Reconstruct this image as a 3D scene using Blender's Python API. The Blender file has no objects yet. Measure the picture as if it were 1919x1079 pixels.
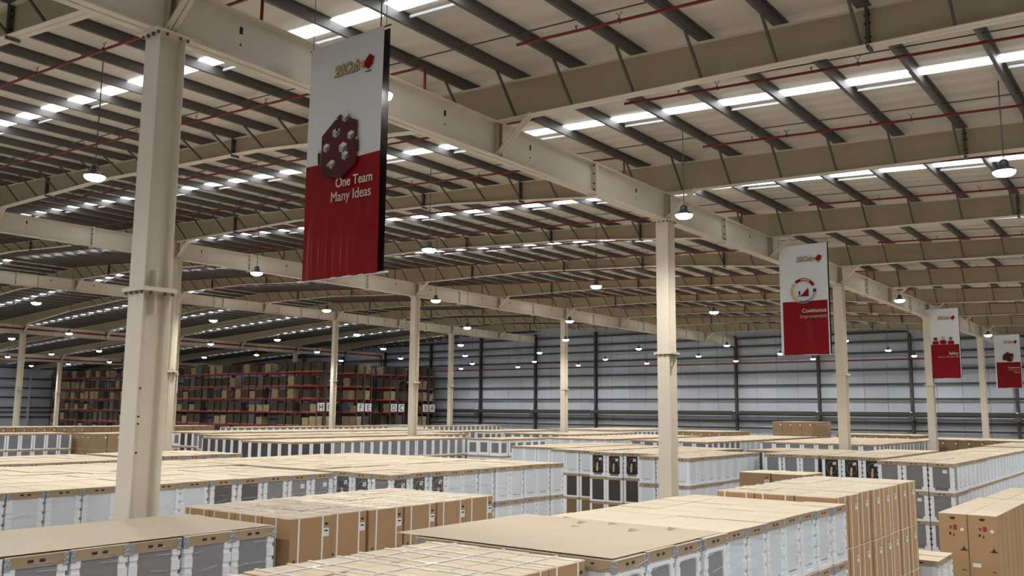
import bpy, math, random
from mathutils import Vector, Matrix
random.seed(7)
S = bpy.context.scene
COL = S.collection

# ------------------------------------------------------------------ camera
F_PX, YAW, PITCH, ROLL = 1682.2, 0.6483, 0.1367, 0.0091
CAMZ = 5.0
cd = bpy.data.cameras.new('camera'); cam = bpy.data.objects.new('camera', cd); COL.objects.link(cam)
cd.sensor_fit = 'HORIZONTAL'; cd.sensor_width = 36.0; cd.lens = F_PX / 1919.0 * 36.0
cd.clip_start = 0.1; cd.clip_end = 500
cy, sy = math.cos(YAW), math.sin(YAW)
fw = Vector((-sy * math.cos(PITCH), cy * math.cos(PITCH), math.sin(PITCH)))
rt = Vector((cy, sy, 0)); up = rt.cross(fw)
r2 = rt * math.cos(ROLL) + up * math.sin(ROLL); u2 = up * math.cos(ROLL) - rt * math.sin(ROLL)
M = Matrix(((r2.x, u2.x, -fw.x, 0), (r2.y, u2.y, -fw.y, 0), (r2.z, u2.z, -fw.z, CAMZ), (0, 0, 0, 1)))
cam.matrix_world = M
S.camera = cam

# ------------------------------------------------------------------ world, exposure
LAMP_W = 620.0
SKY_E = 6.0
w = bpy.data.worlds.new('world'); S.world = w; w.use_nodes = True
w.node_tree.nodes['Background'].inputs[0].default_value = (0.75, 0.85, 1, 1)
w.node_tree.nodes['Background'].inputs[1].default_value = 1.0
S.view_settings.view_transform = 'Standard'; S.view_settings.look = 'None'
S.view_settings.exposure = 0.0; S.view_settings.gamma = 1.0
S.view_settings.use_curve_mapping = False
S.cycles.max_bounces = 6; S.cycles.diffuse_bounces = 4; S.cycles.glossy_bounces = 2
S.cycles.transparent_max_bounces = 6; S.cycles.sample_clamp_indirect = 6.0
S.cycles.use_denoising = True

# ------------------------------------------------------------------ materials
def srgb(r, g, b):
    f = lambda c: (c / 255 / 12.92) if c / 255 <= .04045 else ((c / 255 + .055) / 1.055) ** 2.4
    return (f(r), f(g), f(b), 1)
MATS = {}
def mat(name, rgb, rough=0.6, metal=0.0, var=0.0, scale=3.0, bump=0.0, bscale=20.0, coat=0.0, emit=None, es=0.0, kind='noise', spec=0.4, alpha=None):
    m = bpy.data.materials.new(name); m.use_nodes = True
    nt = m.node_tree; b = nt.nodes['Principled BSDF']
    b.inputs['Base Color'].default_value = srgb(*rgb)
    b.inputs['Roughness'].default_value = rough; b.inputs['Metallic'].default_value = metal
    b.inputs['Specular IOR Level'].default_value = spec
    if coat: b.inputs['Coat Weight'].default_value = coat; b.inputs['Coat Roughness'].default_value = .12
    if emit: b.inputs['Emission Color'].default_value = srgb(*emit); b.inputs['Emission Strength'].default_value = es
    tc = nt.nodes.new('ShaderNodeTexCoord')
    if var:
        n = nt.nodes.new('ShaderNodeTexNoise'); n.inputs['Scale'].default_value = scale; n.inputs['Detail'].default_value = 5
        nt.links.new(tc.outputs['Object'], n.inputs['Vector'])
        oi = nt.nodes.new('ShaderNodeObjectInfo')
        ad = nt.nodes.new('ShaderNodeMath'); ad.operation = 'MULTIPLY_ADD'; ad.inputs[1].default_value = .5
        nt.links.new(oi.outputs['Random'], ad.inputs[0]); nt.links.new(n.outputs['Fac'], ad.inputs[2])
        mr = nt.nodes.new('ShaderNodeMapRange'); mr.inputs['From Min'].default_value = .35; mr.inputs['From Max'].default_value = 1.15
        mr.inputs['To Min'].default_value = 1 - var; mr.inputs['To Max'].default_value = 1 + var
        nt.links.new(ad.outputs[0], mr.inputs['Value'])
        hs = nt.nodes.new('ShaderNodeHueSaturation'); hs.inputs['Color'].default_value = srgb(*rgb)
        nt.links.new(mr.outputs[0], hs.inputs['Value']); nt.links.new(hs.outputs[0], b.inputs['Base Color'])
    if bump:
        if kind == 'wave':
            t = nt.nodes.new('ShaderNodeTexWave'); t.wave_type = 'BANDS'; t.bands_direction = 'Y'
            t.inputs['Scale'].default_value = bscale; t.inputs['Distortion'].default_value = 3.5
            t.inputs['Detail'].default_value = 3; t.inputs['Detail Scale'].default_value = .6
            out = t.outputs['Fac']
        else:
            t = nt.nodes.new('ShaderNodeTexNoise'); t.inputs['Scale'].default_value = bscale; t.inputs['Detail'].default_value = 3
            out = t.outputs['Fac']
        nt.links.new(tc.outputs['Object'], t.inputs['Vector'])
        bp = nt.nodes.new('ShaderNodeBump'); bp.inputs['Strength'].default_value = bump; bp.inputs['Distance'].default_value = .05
        nt.links.new(out, bp.inputs['Height']); nt.links.new(bp.outputs[0], b.inputs['Normal'])
    MATS[name] = m
    return m
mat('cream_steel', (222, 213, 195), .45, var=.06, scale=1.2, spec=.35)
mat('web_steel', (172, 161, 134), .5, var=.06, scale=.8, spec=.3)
mat('galvanized', (104, 101, 98), .5, .35, var=.1, scale=2)
mat('dark_steel', (92, 88, 84), .5, .4)
mat('roof_lining', (216, 208, 196), .55, var=.05, scale=.5, bump=.55, bscale=.55, kind='wave')
mat('skylight', (240, 248, 255), .5, emit=(240, 247, 255), es=SKY_E)
mat('white_trim', (225, 228, 232), .4)
mat('red_pipe', (120, 18, 28), .4, spec=.5)
mat('red_beam', (185, 26, 40), .5)
mat('wall_panel', (186, 192, 202), .5, var=.08, scale=.6, bump=.15, bscale=1.5)
mat('girt', (74, 72, 70), .5, .3)
mat('concrete', (140, 136, 130), .6, var=.12, scale=.7)
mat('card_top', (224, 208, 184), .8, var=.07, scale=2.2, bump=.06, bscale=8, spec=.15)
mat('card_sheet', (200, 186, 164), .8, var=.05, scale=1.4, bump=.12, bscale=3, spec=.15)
mat('card_side_shaded', (170, 148, 120), .75, var=.10, scale=3, bump=.05, bscale=14, spec=.2)  # cap cardboard again, its sides darkened for the way light falls
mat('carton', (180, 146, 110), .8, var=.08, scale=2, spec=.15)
mat('carton_dark', (152, 126, 96), .8, var=.1, scale=2, spec=.15)
mat('ink', (60, 50, 44), .8)
mat('ink_red', (150, 60, 60), .8)
mat('foil', (175, 178, 184), .25, .2, bump=.8, bscale=40)
mat('foam', (240, 243, 247), .45, bump=.3, bscale=18, coat=.3)
mat('panel_white', (222, 230, 238), .3, var=.03, scale=1, bump=.25, bscale=5, coat=.7)
mat('panel_grey', (128, 128, 132), .3, var=.10, scale=1.5, bump=.35, bscale=6, coat=.7)
mat('panel_dark', (70, 66, 66), .3, var=.10, scale=1.5, bump=.35, bscale=6, coat=.7)
mat('panel_brown', (128, 104, 74), .5, var=.08)
mat('cavity', (44, 38, 36), .6)
mat('hose', (120, 118, 116), .4)
mat('tube', (206, 178, 138), .7)
mat('window', (120, 122, 126), .25, bump=.4, bscale=6, coat=.6)
mat('strap', (242, 240, 236), .35, coat=.4)
mat('paper', (232, 232, 232), .6)
mat('wrap_glint', (232, 236, 242), .12, bump=.9, bscale=20, coat=1)  # white of the film's creases, with their glint put into the colour
mat('banner_white', (236, 239, 243), .4, coat=.15)
mat('banner_red', (140, 2, 16), .42, coat=.12, spec=.2)
mat('banner_deep', (84, 6, 16), .4)
mat('banner_back', (38, 30, 32), .6)
mat('print_white', (232, 222, 206), .5)
mat('print_pale', (206, 176, 176), .5)
mat('print_tan', (214, 184, 140), .5)
mat('print_grey', (110, 110, 112), .5)
mat('print_cube', (176, 176, 176), .5)
mat('lens', (255, 255, 255), .5, emit=(255, 252, 244), es=60)
mat('housing', (70, 72, 76), .4, .3)
mat('black', (22, 20, 20), .6)
mat('wood', (176, 148, 108), .8, var=.15)
mat('load_shaded', (92, 80, 66), .8, var=.25, scale=1.5)  # poor light among the racks put into the load colour
mat('load_tan', (196, 174, 138), .8, var=.15, scale=2)
mat('load_grey', (110, 110, 110), .5, var=.2)
fm_ = mat('film', (236, 240, 246), .16, bump=1.0, bscale=9, coat=.6)
fm_.node_tree.nodes['Principled BSDF'].inputs['Alpha'].default_value = .10

# ------------------------------------------------------------------ mesh builder
class MB:
    def __init__(s): s.v = []; s.f = []; s.m = []
    def poly8(s, p, m):
        i = len(s.v); s.v += p
        for q in ((0, 3, 2, 1), (4, 5, 6, 7), (0, 1, 5, 4), (1, 2, 6, 5), (2, 3, 7, 6), (3, 0, 4, 7)):
            s.f.append(tuple(i + k for k in q)); s.m.append(m)
    def box(s, x0, x1, y0, y1, z0, z1, m):
        s.poly8([(x0, y0, z0), (x1, y0, z0), (x1, y1, z0), (x0, y1, z0), (x0, y0, z1), (x1, y0, z1), (x1, y1, z1), (x0, y1, z1)], m)
    def bar(s, a, b, w, h, m, side=None):
        a = Vector(a); b = Vector(b); d = (b - a).normalized()
        r = Vector(side) if side else (Vector((0, 0, 1)) if abs(d.z) < .9 else Vector((1, 0, 0)))
        e1 = d.cross(r).normalized() * (w / 2); e2 = d.cross(e1).normalized() * (h / 2)
        s.poly8([tuple(a - e1 - e2), tuple(a + e1 - e2), tuple(a + e1 + e2), tuple(a - e1 + e2),
                 tuple(b - e1 - e2), tuple(b + e1 - e2), tuple(b + e1 + e2), tuple(b - e1 + e2)], m)
    def tube(s, pts, r, m, n=8, closed=False):
        pts = [Vector(p) for p in pts]; rings = []
        N = len(pts)
        for k, p in enumerate(pts):
            a = pts[(k - 1) % N] if (k > 0 or closed) else p; b = pts[(k + 1) % N] if (k < N - 1 or closed) else p
            d = (b - a).normalized()
            ref = Vector((0, 0, 1)) if abs(d.z) < .9 else Vector((0, 1, 0))
            e1 = d.cross(ref).normalized(); e2 = d.cross(e1)
            i = len(s.v)
            for q in range(n):
                t = 2 * math.pi * q / n; s.v.append(tuple(p + e1 * r * math.cos(t) + e2 * r * math.sin(t)))
            rings.append(i)
        prs = list(zip(rings, rings[1:])) + ([(rings[-1], rings[0])] if closed else [])
        for a, b in prs:
            for q in range(n):
                s.f.append((a + q, a + (q + 1) % n, b + (q + 1) % n, b + q)); s.m.append(m)
        if not closed:
            s.f.append(tuple(rings[0] + q for q in range(n))[::-1]); s.m.append(m)
            s.f.append(tuple(rings[-1] + q for q in range(n))); s.m.append(m)
    def lathe(s, prof, c, m, n=16):
        rings = []
        for (r, z) in prof:
            i = len(s.v); rings.append(i)
            for q in range(n):
                t = 2 * math.pi * q / n; s.v.append((c[0] + r * math.cos(t), c[1] + r * math.sin(t), c[2] + z))
        for a, b in zip(rings, rings[1:]):
            for q in range(n):
                s.f.append((a + q, a + (q + 1) % n, b + (q + 1) % n, b + q)); s.m.append(m)
        s.f.append(tuple(rings[0] + q for q in range(n))[::-1]); s.m.append(m)
        s.f.append(tuple(rings[-1] + q for q in range(n))); s.m.append(m)
    def plate(s, pts, y0, y1, m):
        """polygon in xz extruded along y"""
        n = len(pts); i = len(s.v)
        s.v += [(x, y0, z) for x, z in pts] + [(x, y1, z) for x, z in pts]
        s.f.append(tuple(i + k for k in range(n))); s.m.append(m)
        s.f.append(tuple(i + n + k for k in range(n))[::-1]); s.m.append(m)
        for k in range(n):
            q = (k + 1) % n; s.f.append((i + k, i + n + k, i + n + q, i + q)); s.m.append(m)
    def mesh(s, name, smooth=False):
        me = bpy.data.meshes.new(name); me.from_pydata(s.v, [], s.f)
        used = sorted(set(s.m)); idx = {u: k for k, u in enumerate(used)}
        for u in used: me.materials.append(MATS[u])
        me.polygons.foreach_set('material_index', [idx[u] for u in s.m])
        if smooth: me.polygons.foreach_set('use_smooth', [True] * len(s.f))
        me.update(); return me
def obj(name, me, parent=None, loc=None):
    if isinstance(me, MB): me = me.mesh(name)
    o = bpy.data.objects.new(name, me); COL.objects.link(o)
    if parent is not None: o.parent = parent
    if loc: o.location = loc
    return o
def tag(o, label, cat, group=None):
    o['label'] = label; o['category'] = cat
    if group: o['group'] = group
    return o
def thing(name, label, cat, loc=(0, 0, 0), rz=0, group=None):
    o = bpy.data.objects.new(name, None); COL.objects.link(o); o.location = loc; o.rotation_euler = (0, 0, rz)
    o.empty_display_size = .2
    return tag(o, label, cat, group)
def struct(o): o['kind'] = 'structure'; return o
def box(name, x0, x1, y0, y1, z0, z1, m, parent=None):
    b = MB(); b.box(x0, x1, y0, y1, z0, z1, m); return obj(name, b, parent)
ORD = ['first', 'second', 'third', 'fourth', 'fifth', 'sixth', 'seventh', 'eighth', 'ninth', 'tenth', 'eleventh', 'twelfth',
       'thirteenth', 'fourteenth', 'fifteenth', 'sixteenth', 'seventeenth', 'eighteenth', 'nineteenth', 'twentieth'] + \
      ['twenty-' + q for q in ('first', 'second', 'third', 'fourth', 'fifth', 'sixth', 'seventh', 'eighth', 'ninth')] + \
      ['thirtieth'] + ['thirty-' + q for q in ('first', 'second', 'third', 'fourth')]

# ------------------------------------------------------------------ layout numbers (metres)
XA, XB, XC, XD, XE = -11.93, -36.86, -61.79, -86.72, -111.8
XW, XR = -136.7, 37.9            # side walls
Y0, BAY = 7.09, 8.0
YW, YN = 86.45, -24.9            # far wall and near wall
XRIDGE = XC
def ztop(x):
    """underside of the purlins (top of the rafters)"""
    return CAMZ + 7.2 + .05 * (XA - (x if x > XRIDGE else 2 * XRIDGE - x))
def depth(x):
    if x > XRIDGE: xx = x
    else: xx = 2 * XRIDGE - x
    if xx > XA: return max(.55, .87 - .0245 * (xx - XA))
    d = min(abs(xx - c) for c in (XA, XB, XC))
    return .87 - .40 * min(d, 8.5) / 8.5 + .006 * max(0, d - 8.5)
zbot = lambda x: ztop(x) - depth(x)
PUR = .21
def proj(x, y, z):
    d = Vector((x, y, z - CAMZ)); q = d.dot(fw)
    if q < .1: return None
    return (959.5 + F_PX * d.dot(r2) / q, 539.5 - F_PX * d.dot(u2) / q, q)
def inview(x, y, z, mg=60):
    p = proj(x, y, z); return p is not None and -mg < p[0] < 1919 + mg and -mg < p[1] < 1079 + mg

# ------------------------------------------------------------------ room shell
floor = struct(box('floor', XW, XR, YN, YW, -.2, 0, 'concrete'))
b = MB()
zr = lambda x: ztop(x) + PUR
for x0, x1 in ((XR, XRIDGE), (XRIDGE, XW)):
    b.poly8([(x1, YN, zr(x1)), (x0, YN, zr(x0)), (x0, YW + .2, zr(x0)), (x1, YW + .2, zr(x1)),
             (x1, YN, zr(x1) + .12), (x0, YN, zr(x0) + .12), (x0, YW + .2, zr(x0) + .12), (x1, YW + .2, zr(x1) + .12)], 'roof_lining')
ceiling = struct(obj('ceiling', b))
# purlins, Z sections running towards the far wall
b = MB()
b.box(-.005, .005, YN, YW, 0, PUR, 'galvanized'); b.box(-.07, 0, YN, YW, 0, .006, 'galvanized')
b.box(0, .07, YN, YW, PUR - .006, PUR, 'galvanized'); b.box(-.07, -.064, YN, YW, 0, .02, 'galvanized')
pm = b.mesh('purlin')
PX = []
x = -12.73 + 1.452 * 34
while x > XW + .5:
    PX.append(x); obj('purlin', pm, ceiling, (x, 0, ztop(x) + .002)); x -= 1.452
# skylight strips, one per bay and slope, with their ledges
for k in range(-4, 10):
    yc = Y0 + BAY * k + 4.05
    if yc > YW - 1 or yc < YN + 1: continue
    for x0, x1 in ((XR - 1.5, XRIDGE + 1.3), (XRIDGE - 1.3, XW + 1.5)):
        b = MB(); za, zb = zr(x0) - .012, zr(x1) - .012
        b.poly8([(x1, yc - .2, zb - .01), (x0, yc - .2, za - .01), (x0, yc + .2, za - .01), (x1, yc + .2, zb - .01),
                 (x1, yc - .2, zb), (x0, yc - .2, za), (x0, yc + .2, za), (x1, yc + .2, zb)], 'skylight')
        obj('skylight', b, ceiling)
        b = MB()
        for i, px in enumerate(PX):
            if i % 2 or not (x1 < px - 1.4 and px < x0): continue
            a = (px - .1, yc + .40, zr(px) - .07); c = (px - 1.36, yc + .40, zr(px - 1.36) - .07)
            b.bar(a, c, .035, .05, 'white_trim')
            b.box(px - .16, px - .06, yc - .3, yc + .38, zr(px) - .09, zr(px) - .07, 'dark_steel')
        obj('skylight_ledge', b, ceiling)
# sag rods across the purlins
for k in range(-1, 9):
    for dy in (-2.0, 2.2):
        yc = Y0 + BAY * k + dy
        if yc < 3: continue
        b = MB(); xs = [XR, XRIDGE, -100]
        for a, c in zip(xs, xs[1:]): b.bar((a, yc, ztop(a) + .07), (c, yc, ztop(c) + .07), .022, .022, 'dark_steel')
        obj('sag_rod', b, ceiling)

def wall_x(name, y, ydir, x0, x1, pan_w, full):
    """wall standing across y; ydir = direction the room lies in"""
    b = MB(); seg = [x1, XRIDGE, x0] if x0 < XRIDGE < x1 else [x1, x0]
    for a, c in zip(seg, seg[1:]):
        b.poly8([(c, y - ydir * .3, 0), (a, y - ydir * .3, 0), (a, y - ydir * .1, 0), (c, y - ydir * .1, 0),
                 (c, y - ydir * .3, zr(c)), (a, y - ydir * .3, zr(a)), (a, y - ydir * .1, zr(a)), (c, y - ydir * .1, zr(c))], 'girt')
    wl = struct(obj(name, b))
    if full:
        x = x1
        rr = random.Random(3)
        while x > x0 + .1:
            xa = x - pan_w + .03; o = rr.uniform(0, .015)
            zt = min(zr(x), zr(xa)) - .02
            box('wall_panel', xa, x, y - ydir * .1, y - ydir * (.03 + o), 0, zt, 'wall_panel', wl)
            x -= pan_w
    else:
        box('wall_panel', x0, x1, y - ydir * .1, y - ydir * .05, 0, 11, 'wall_panel', wl)
    return wl
wall_back = wall_x('wall_back', YW + .2, -1, XW, XR, 2.08, True)
GZ = [CAMZ + q for q in (9.3, 8.43, 7.46, 6.62, 5.58, 4.0, 2.68, 1.32, -.17, -.80, -1.5, -3.0)]
posts = [XR - .3] + [XA + 0.0 - 8.31 * k for k in range(-5, 15)]
for i, px in enumerate(posts):
    if px > XR: continue
    zt = zbot(px) + .2
    b = MB(); b.box(px - .12, px + .12, YW - .34, YW - .32, 0, zt, 'girt'); b.box(px - .01, px + .01, YW - .32, YW + .0, 0, zt, 'girt')
    b.box(px - .12, px + .12, YW, YW + .02, 0, zt, 'girt')
    obj('wall_post', b, wall_back)
    x1, x0 = px - .1, px - 8.21
    if x0 < XW: continue
    for gz in GZ:
        if gz > ztop(x1) - .05: continue
        b = MB(); b.box(x0, x1, YW - .12, YW + .14, gz, gz + .01, 'girt'); b.box(x0, x1, YW - .13, YW - .12, gz - .0, gz + .20, 'girt')
        obj('girt', b, wall_back)
    box('crane_beam', x0 - .2, x1, YW - .75, YW - .45, CAMZ - .08, CAMZ + .26, 'girt', wall_back)
    b = MB(); b.box(px - .22, px + .22, YW - .95, YW - .3, CAMZ - .5, CAMZ - .08, 'dark_steel'); b.box(px - .08, px + .08, YW - 1.02, YW - .76, CAMZ + .2, CAMZ + .3, 'white_trim')
    obj('bracket', b, wall_back)
# side and near walls
def wall_y(name, x, xdir, zt):
    b = MB(); b.box(min(x, x - xdir * .2), max(x, x - xdir * .2), YN, YW + .3, 0, zt, 'wall_panel')
    return struct(obj(name, b))
wall_left = wall_y('wall_left', XW, 1, zr(XW)); wall_right = wall_y('wall_right', XR, -1, zr(XR))
for gz in GZ[2:]:
    if gz < zr(XW): box('girt', XW, XW + .2, YN, YW, gz, gz + .18, 'girt', wall_left)
for k in range(0, 11): box('wall_post', XW, XW + .3, Y0 + BAY * k - .15, Y0 + BAY * k + .15, 0, zbot(XW), 'wall_panel', wall_left)
wall_front = wall_x('wall_front', YN, 1, XW, XR, 2.08, False)

# ------------------------------------------------------------------ rafters
xsn = [XR]
while xsn[-1] > XW: xsn.append(xsn[-1] - 1.7)
for c in (XA, XB, XC, XD, XE, XA - 8.5, XB + 8.5, XB - 8.5, XC + 8.5, XC - 8.5, XD + 8.5, XD - 8.5, XW): xsn.append(c)
xsn = sorted(set(q for q in xsn if q >= XW), reverse=True)
def ribbon(b, zf, w, t, m):
    for a, c in zip(xsn, xsn[1:]):
        za, zc = zf(a), zf(c)
        b.poly8([(c, -w, zc), (a, -w, za), (a, w, za), (c, w, zc), (c, -w, zc + t), (a, -w, za + t), (a, w, za + t), (c, w, zc + t)], m)
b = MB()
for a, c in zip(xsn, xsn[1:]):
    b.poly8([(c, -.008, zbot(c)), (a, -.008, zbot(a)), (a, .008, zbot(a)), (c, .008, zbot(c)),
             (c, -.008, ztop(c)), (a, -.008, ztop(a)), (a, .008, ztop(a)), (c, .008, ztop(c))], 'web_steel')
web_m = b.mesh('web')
b = MB(); ribbon(b, zbot, .13, .016, 'cream_steel'); bf_m = b.mesh('bottom_flange')
b = MB(); ribbon(b, lambda x: ztop(x) - .014, .11, .012, 'cream_steel'); tf_m = b.mesh('top_flange')
brace_m = {}
for px in PX:
    if px < -75: continue
    if min(abs(px - c) for c in (XA, XB, XC)) < .35: continue
    b = MB(); b.bar((px - .03, -.78, ztop(px) + .02), (px - .03, -.10, zbot(px) + .04), .045, .045, 'dark_steel', (1, 0, 0))
    brace_m[px] = b.mesh('flange_brace')
spl_m = {}
for sx in (XA + 8.0, XA + 16.5, XA - 5.2, XA - 14.2, XA - 20.5, XB - 5.2, XB - 14.2, XB - 20.5, XA - 9.5, XB - 9.5):
    b = MB(); z0, z1 = zbot(sx) - .06, ztop(sx)
    b.box(sx - .022, sx - .003, -.13, .13, z0, z1, 'dark_steel'); b.box(sx + .003, sx + .022, -.13, .13, z0, z1, 'dark_steel')
    for q in (.12, .26, .6, .8):
        zz = z0 + q * (z1 - z0); b.box(sx - .05, sx + .05, -.09, -.06, zz, zz + .03, 'black'); b.box(sx - .05, sx + .05, .06, .09, zz, zz + .03, 'black')
    spl_m[sx] = b.mesh('splice_plate')
for k in range(-3, 10):
    if k < -1: continue
    Y = Y0 + BAY * k
    lab = {0: 'cream roof rafter in the top left corner, passing over the nearest steel column',
           1: 'deep cream roof rafter across the top right, above the nearest row of skylights',
           2: 'deep cream roof rafter crossing over the column in the middle of the hall'}.get(k,
          f'cream roof rafter, {ORD[k]} one from the camera, running across the hall' if k > 0 else 'cream roof rafter behind the viewpoint, out of sight of the front part')
    r = thing('roof_rafter', lab, 'rafter', (0, Y, 0), 0, 'roof rafters')
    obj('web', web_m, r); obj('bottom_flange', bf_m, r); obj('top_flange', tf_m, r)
    if k < -1: continue
    nb = 0
    for px, me in brace_m.items():
        if inview(px, Y, zbot(px)): obj('flange_brace', me, r)
    for sx, me in spl_m.items():
        if inview(sx, Y, zbot(sx)): obj('splice_plate', me, r)

# ------------------------------------------------------------------ jack beams along the column lines
JT = .80
names = {XA: 'big cream beam running from top left down to the right over the nearest columns',
         XB: 'cream beam over the second column line, crossing behind the large banner',
         XC: 'cream beam over the third column line, farther left and lower',
         XD: 'cream beam over the fourth column line with a red pipe alongside',
         XE: 'cream beam over the fifth column line, far left'}
for X, lab in names.items():
    zt = zbot(X) - .002; zb = zt - JT
    j = thing('jack_beam', lab, 'beam', (X, 0, 0), 0, 'beams along the column lines')
    ya, yb = YN, YW - .3
    box('web', -.008, .008, ya, yb, zb, zt, 'cream_steel', j)
    box('bottom_flange', -.16, .16, ya, yb, zb, zb + .02, 'cream_steel', j)
    box('top_flange', -.16, .16, ya, yb, zt - .02, zt, 'cream_steel', j)
    for k in range(-1, 10):
        Y = Y0 + BAY * k
        if not inview(X, Y, zb, 400): continue
        b = MB(); b.box(-.15, .15, Y - .07, Y - .055, zb + .02, zt - .02, 'web_steel'); b.box(-.15, .15, Y + .055, Y + .07, zb + .02, zt - .02, 'web_steel')
        obj('stiffener', b, j)
        b = MB()   # double brace from the beam foot up to the rafter
        b.bar((.05, Y - .045, zb + .05), (1.0, Y - .045, zt + .04), .05, .07, 'cream_steel', (0, 1, 0))
        b.bar((.05, Y + .045, zb + .05), (1.0, Y + .045, zt + .04), .05, .07, 'cream_steel', (0, 1, 0))
        obj('knee_brace', b, j)
        Ym = Y + 4.0
        if Ym > yb: continue
        b = MB(); b.box(-.16, .16, Ym - .03, Ym - .002, zb - .07, zt + .03, 'cream_steel'); b.box(-.16, .16, Ym + .002, Ym + .03, zb - .07, zt + .03, 'cream_steel')
        for q in (.1, .3, .62, .88):
            zz = zb + q * JT
            for s in (-1, 1): b.box(s * .1 - .018, s * .1 + .018, Ym - .07, Ym + .07, zz, zz + .035, 'dark_steel')
        obj('splice_plate', b, j)
        b = MB()
        for dy in (1.3, 6.3):
            b.box(.006, .013, Y + dy - .03, Y + dy + .03, zb + .5, zb + .62, 'black'); b.box(.006, .013, Y + dy - .015, Y + dy + .015, zb + .3, zb + .34, 'black')
        obj('bolt_hole', b, j)

# ------------------------------------------------------------------ columns
def column(X, Y, zcap, zspl, lab, detail=0):
    c = thing('steel_column', lab, 'column', (X, Y, 0), 0, 'steel columns')
    def shaft(z0, z1):
        b = MB()
        b.box(-.19, .19, -.215, -.20, z0, z1, 'cream_steel'); b.box(-.19, .19, .20, .215, z0, z1, 'cream_steel')
        b.box(-.007, .007, -.20, .20, z0, z1, 'cream_steel')
        return b
    obj('shaft', shaft(.03, zspl - .03), c); obj('shaft', shaft(zspl + .03, zcap - .03), c)
    box('base_plate', -.3, .3, -.3, .3, 0, .03, 'cream_steel', c)
    box('splice_plate', -.27, .27, -.27, .27, zspl - .03, zspl, 'cream_steel', c)
    box('splice_plate', -.27, .27, -.27, .27, zspl, zspl + .03, 'cream_steel', c)
    box('cap_plate', -.27, .27, -.30, .30, zcap - .03, zcap - .001, 'cream_steel', c)
    b = MB(); b.box(.005, .17, -.006, .006, zspl - .35, zspl - .03, 'cream_steel'); b.box(.005, .17, -.006, .006, zspl + .03, zspl + .3, 'cream_steel')
    obj('gusset', b, c)
    if detail:
        hm = MB(); hm.lathe([(.022, 0), (.022, .04)], (0, 0, 0), 'dark_steel', 6); hm = hm.mesh('bolt')
        for z in (zcap - .075, zspl - .075):
            for (bx, by) in ((-.2, -.25), (-.07, -.25), (.07, -.25), (.2, -.25), (.23, -.12), (.23, .1), (.23, .22)):
                obj('bolt', hm, c, (bx, by, z))
        hb = MB(); hb.lathe([(.014, 0), (.014, .012)], (0, 0, 0), 'black', 8); hb = hb.mesh('bolt_hole')
        for z in (CAMZ + .28, CAMZ - .12, CAMZ - .22, CAMZ - .62):
            for dy in (-.13, -.06):
                o = obj('bolt_hole', hb, c, (.005, dy, z)); o.rotation_euler = (0, math.pi / 2, 0)
        b = MB(); b.box(-.07, .19, .216, .235, CAMZ - 2.2, CAMZ + 1.55, 'cream_steel'); obj('edge_angle', b, c)
for li, (X, zs, ln) in enumerate(((XA, 1.68, 'nearest column line'), (XB, 1.65, 'second column line'), (XC, 2.6, 'third column line'), (XD, 1.65, 'fourth column line'), (XE, 1.68, 'fifth column line'))):
    for k in range(0, 5):
        Y = Y0 + 16 * k
        if not inview(X, Y, CAMZ + 3, 30): continue
        lab = {(0, 0): 'large cream H-shaped steel column nearest the camera, at left behind grey machines',
               (0, 1): 'tall cream steel column right of centre behind the nearest stacked machines',
               (0, 2): 'cream steel column just right of the banner with the round diagram'}.get((li, k),
               f'cream steel column, {ORD[k]} from the camera in the {ln}')
        column(X, Y, zbot(X) - JT - .003, CAMZ + zs, lab, detail=(li == 0 and k < 2))

# ------------------------------------------------------------------ high bay lamps
lx = [30, 22, 13.8, 5.6, -2.8, -10.05, -18.8, -27.4, -34.8, -44.4, -52.7, -60.8, -69.2, -77.4, -86, -95, -104, -113, -122, -131]  # positive positions lie out of view, added to brighten box sides facing right
ly = [-21, -11, -0.8, 9.7, 20.5, 30.4, 41.5, 52.2, 62.6, 73.4, 81.5]
LZ = CAMZ + 5.0
b = MB(); b.lathe([(.04, .26), (.07, .24), (.09, .20), (.10, .10), (.19, .05), (.225, .0)], (0, 0, 0), 'housing', 16); h_m = b.mesh('housing', True)
b = MB(); b.lathe([(.09, -.10), (.16, -.08), (.205, -.045), (.22, -.0)], (0, 0, 0), 'lens', 16); l_m = b.mesh('lens')
ld = bpy.data.lights.new('lamp_light', 'SPOT'); ld.spot_size = math.radians(171); ld.spot_blend = .55; ld.energy = LAMP_W; ld.color = (1.0, .975, .94); ld.shadow_soft_size = .16
rods = {}
for i, X in enumerate(lx):
    for jn, Y in enumerate(ly):
        if X < -75 and Y > 58: continue
        if i == 5 and jn in (5, 7, 9): continue
        if Y < 0 and X < -70: continue
        vis = inview(X, Y, LZ, 5)
        lo = bpy.data.objects.new('lamp_light', ld)
        if vis:
            t = thing('high_bay_lamp', f'lit round high bay lamp, {ORD[jn - 3]} crosswise row from the camera, {ORD[max(0, i - 4)]} lamp from the right', 'lamp', (X, Y, LZ), 0, 'high bay lamps')
            obj('housing', h_m, t); obj('lens', l_m, t)
            hz = ztop(X) - LZ + PUR + .01
            b = MB(); b.tube([(0, 0, .29), (0, 0, hz)], .012, 'dark_steel', 6); obj('hanger_rod', b, t)
            COL.objects.link(lo); lo.parent = t; lo.location = (0, 0, -.30)
        else:
            COL.objects.link(lo); lo.location = (X, Y, LZ - .22)

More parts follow.
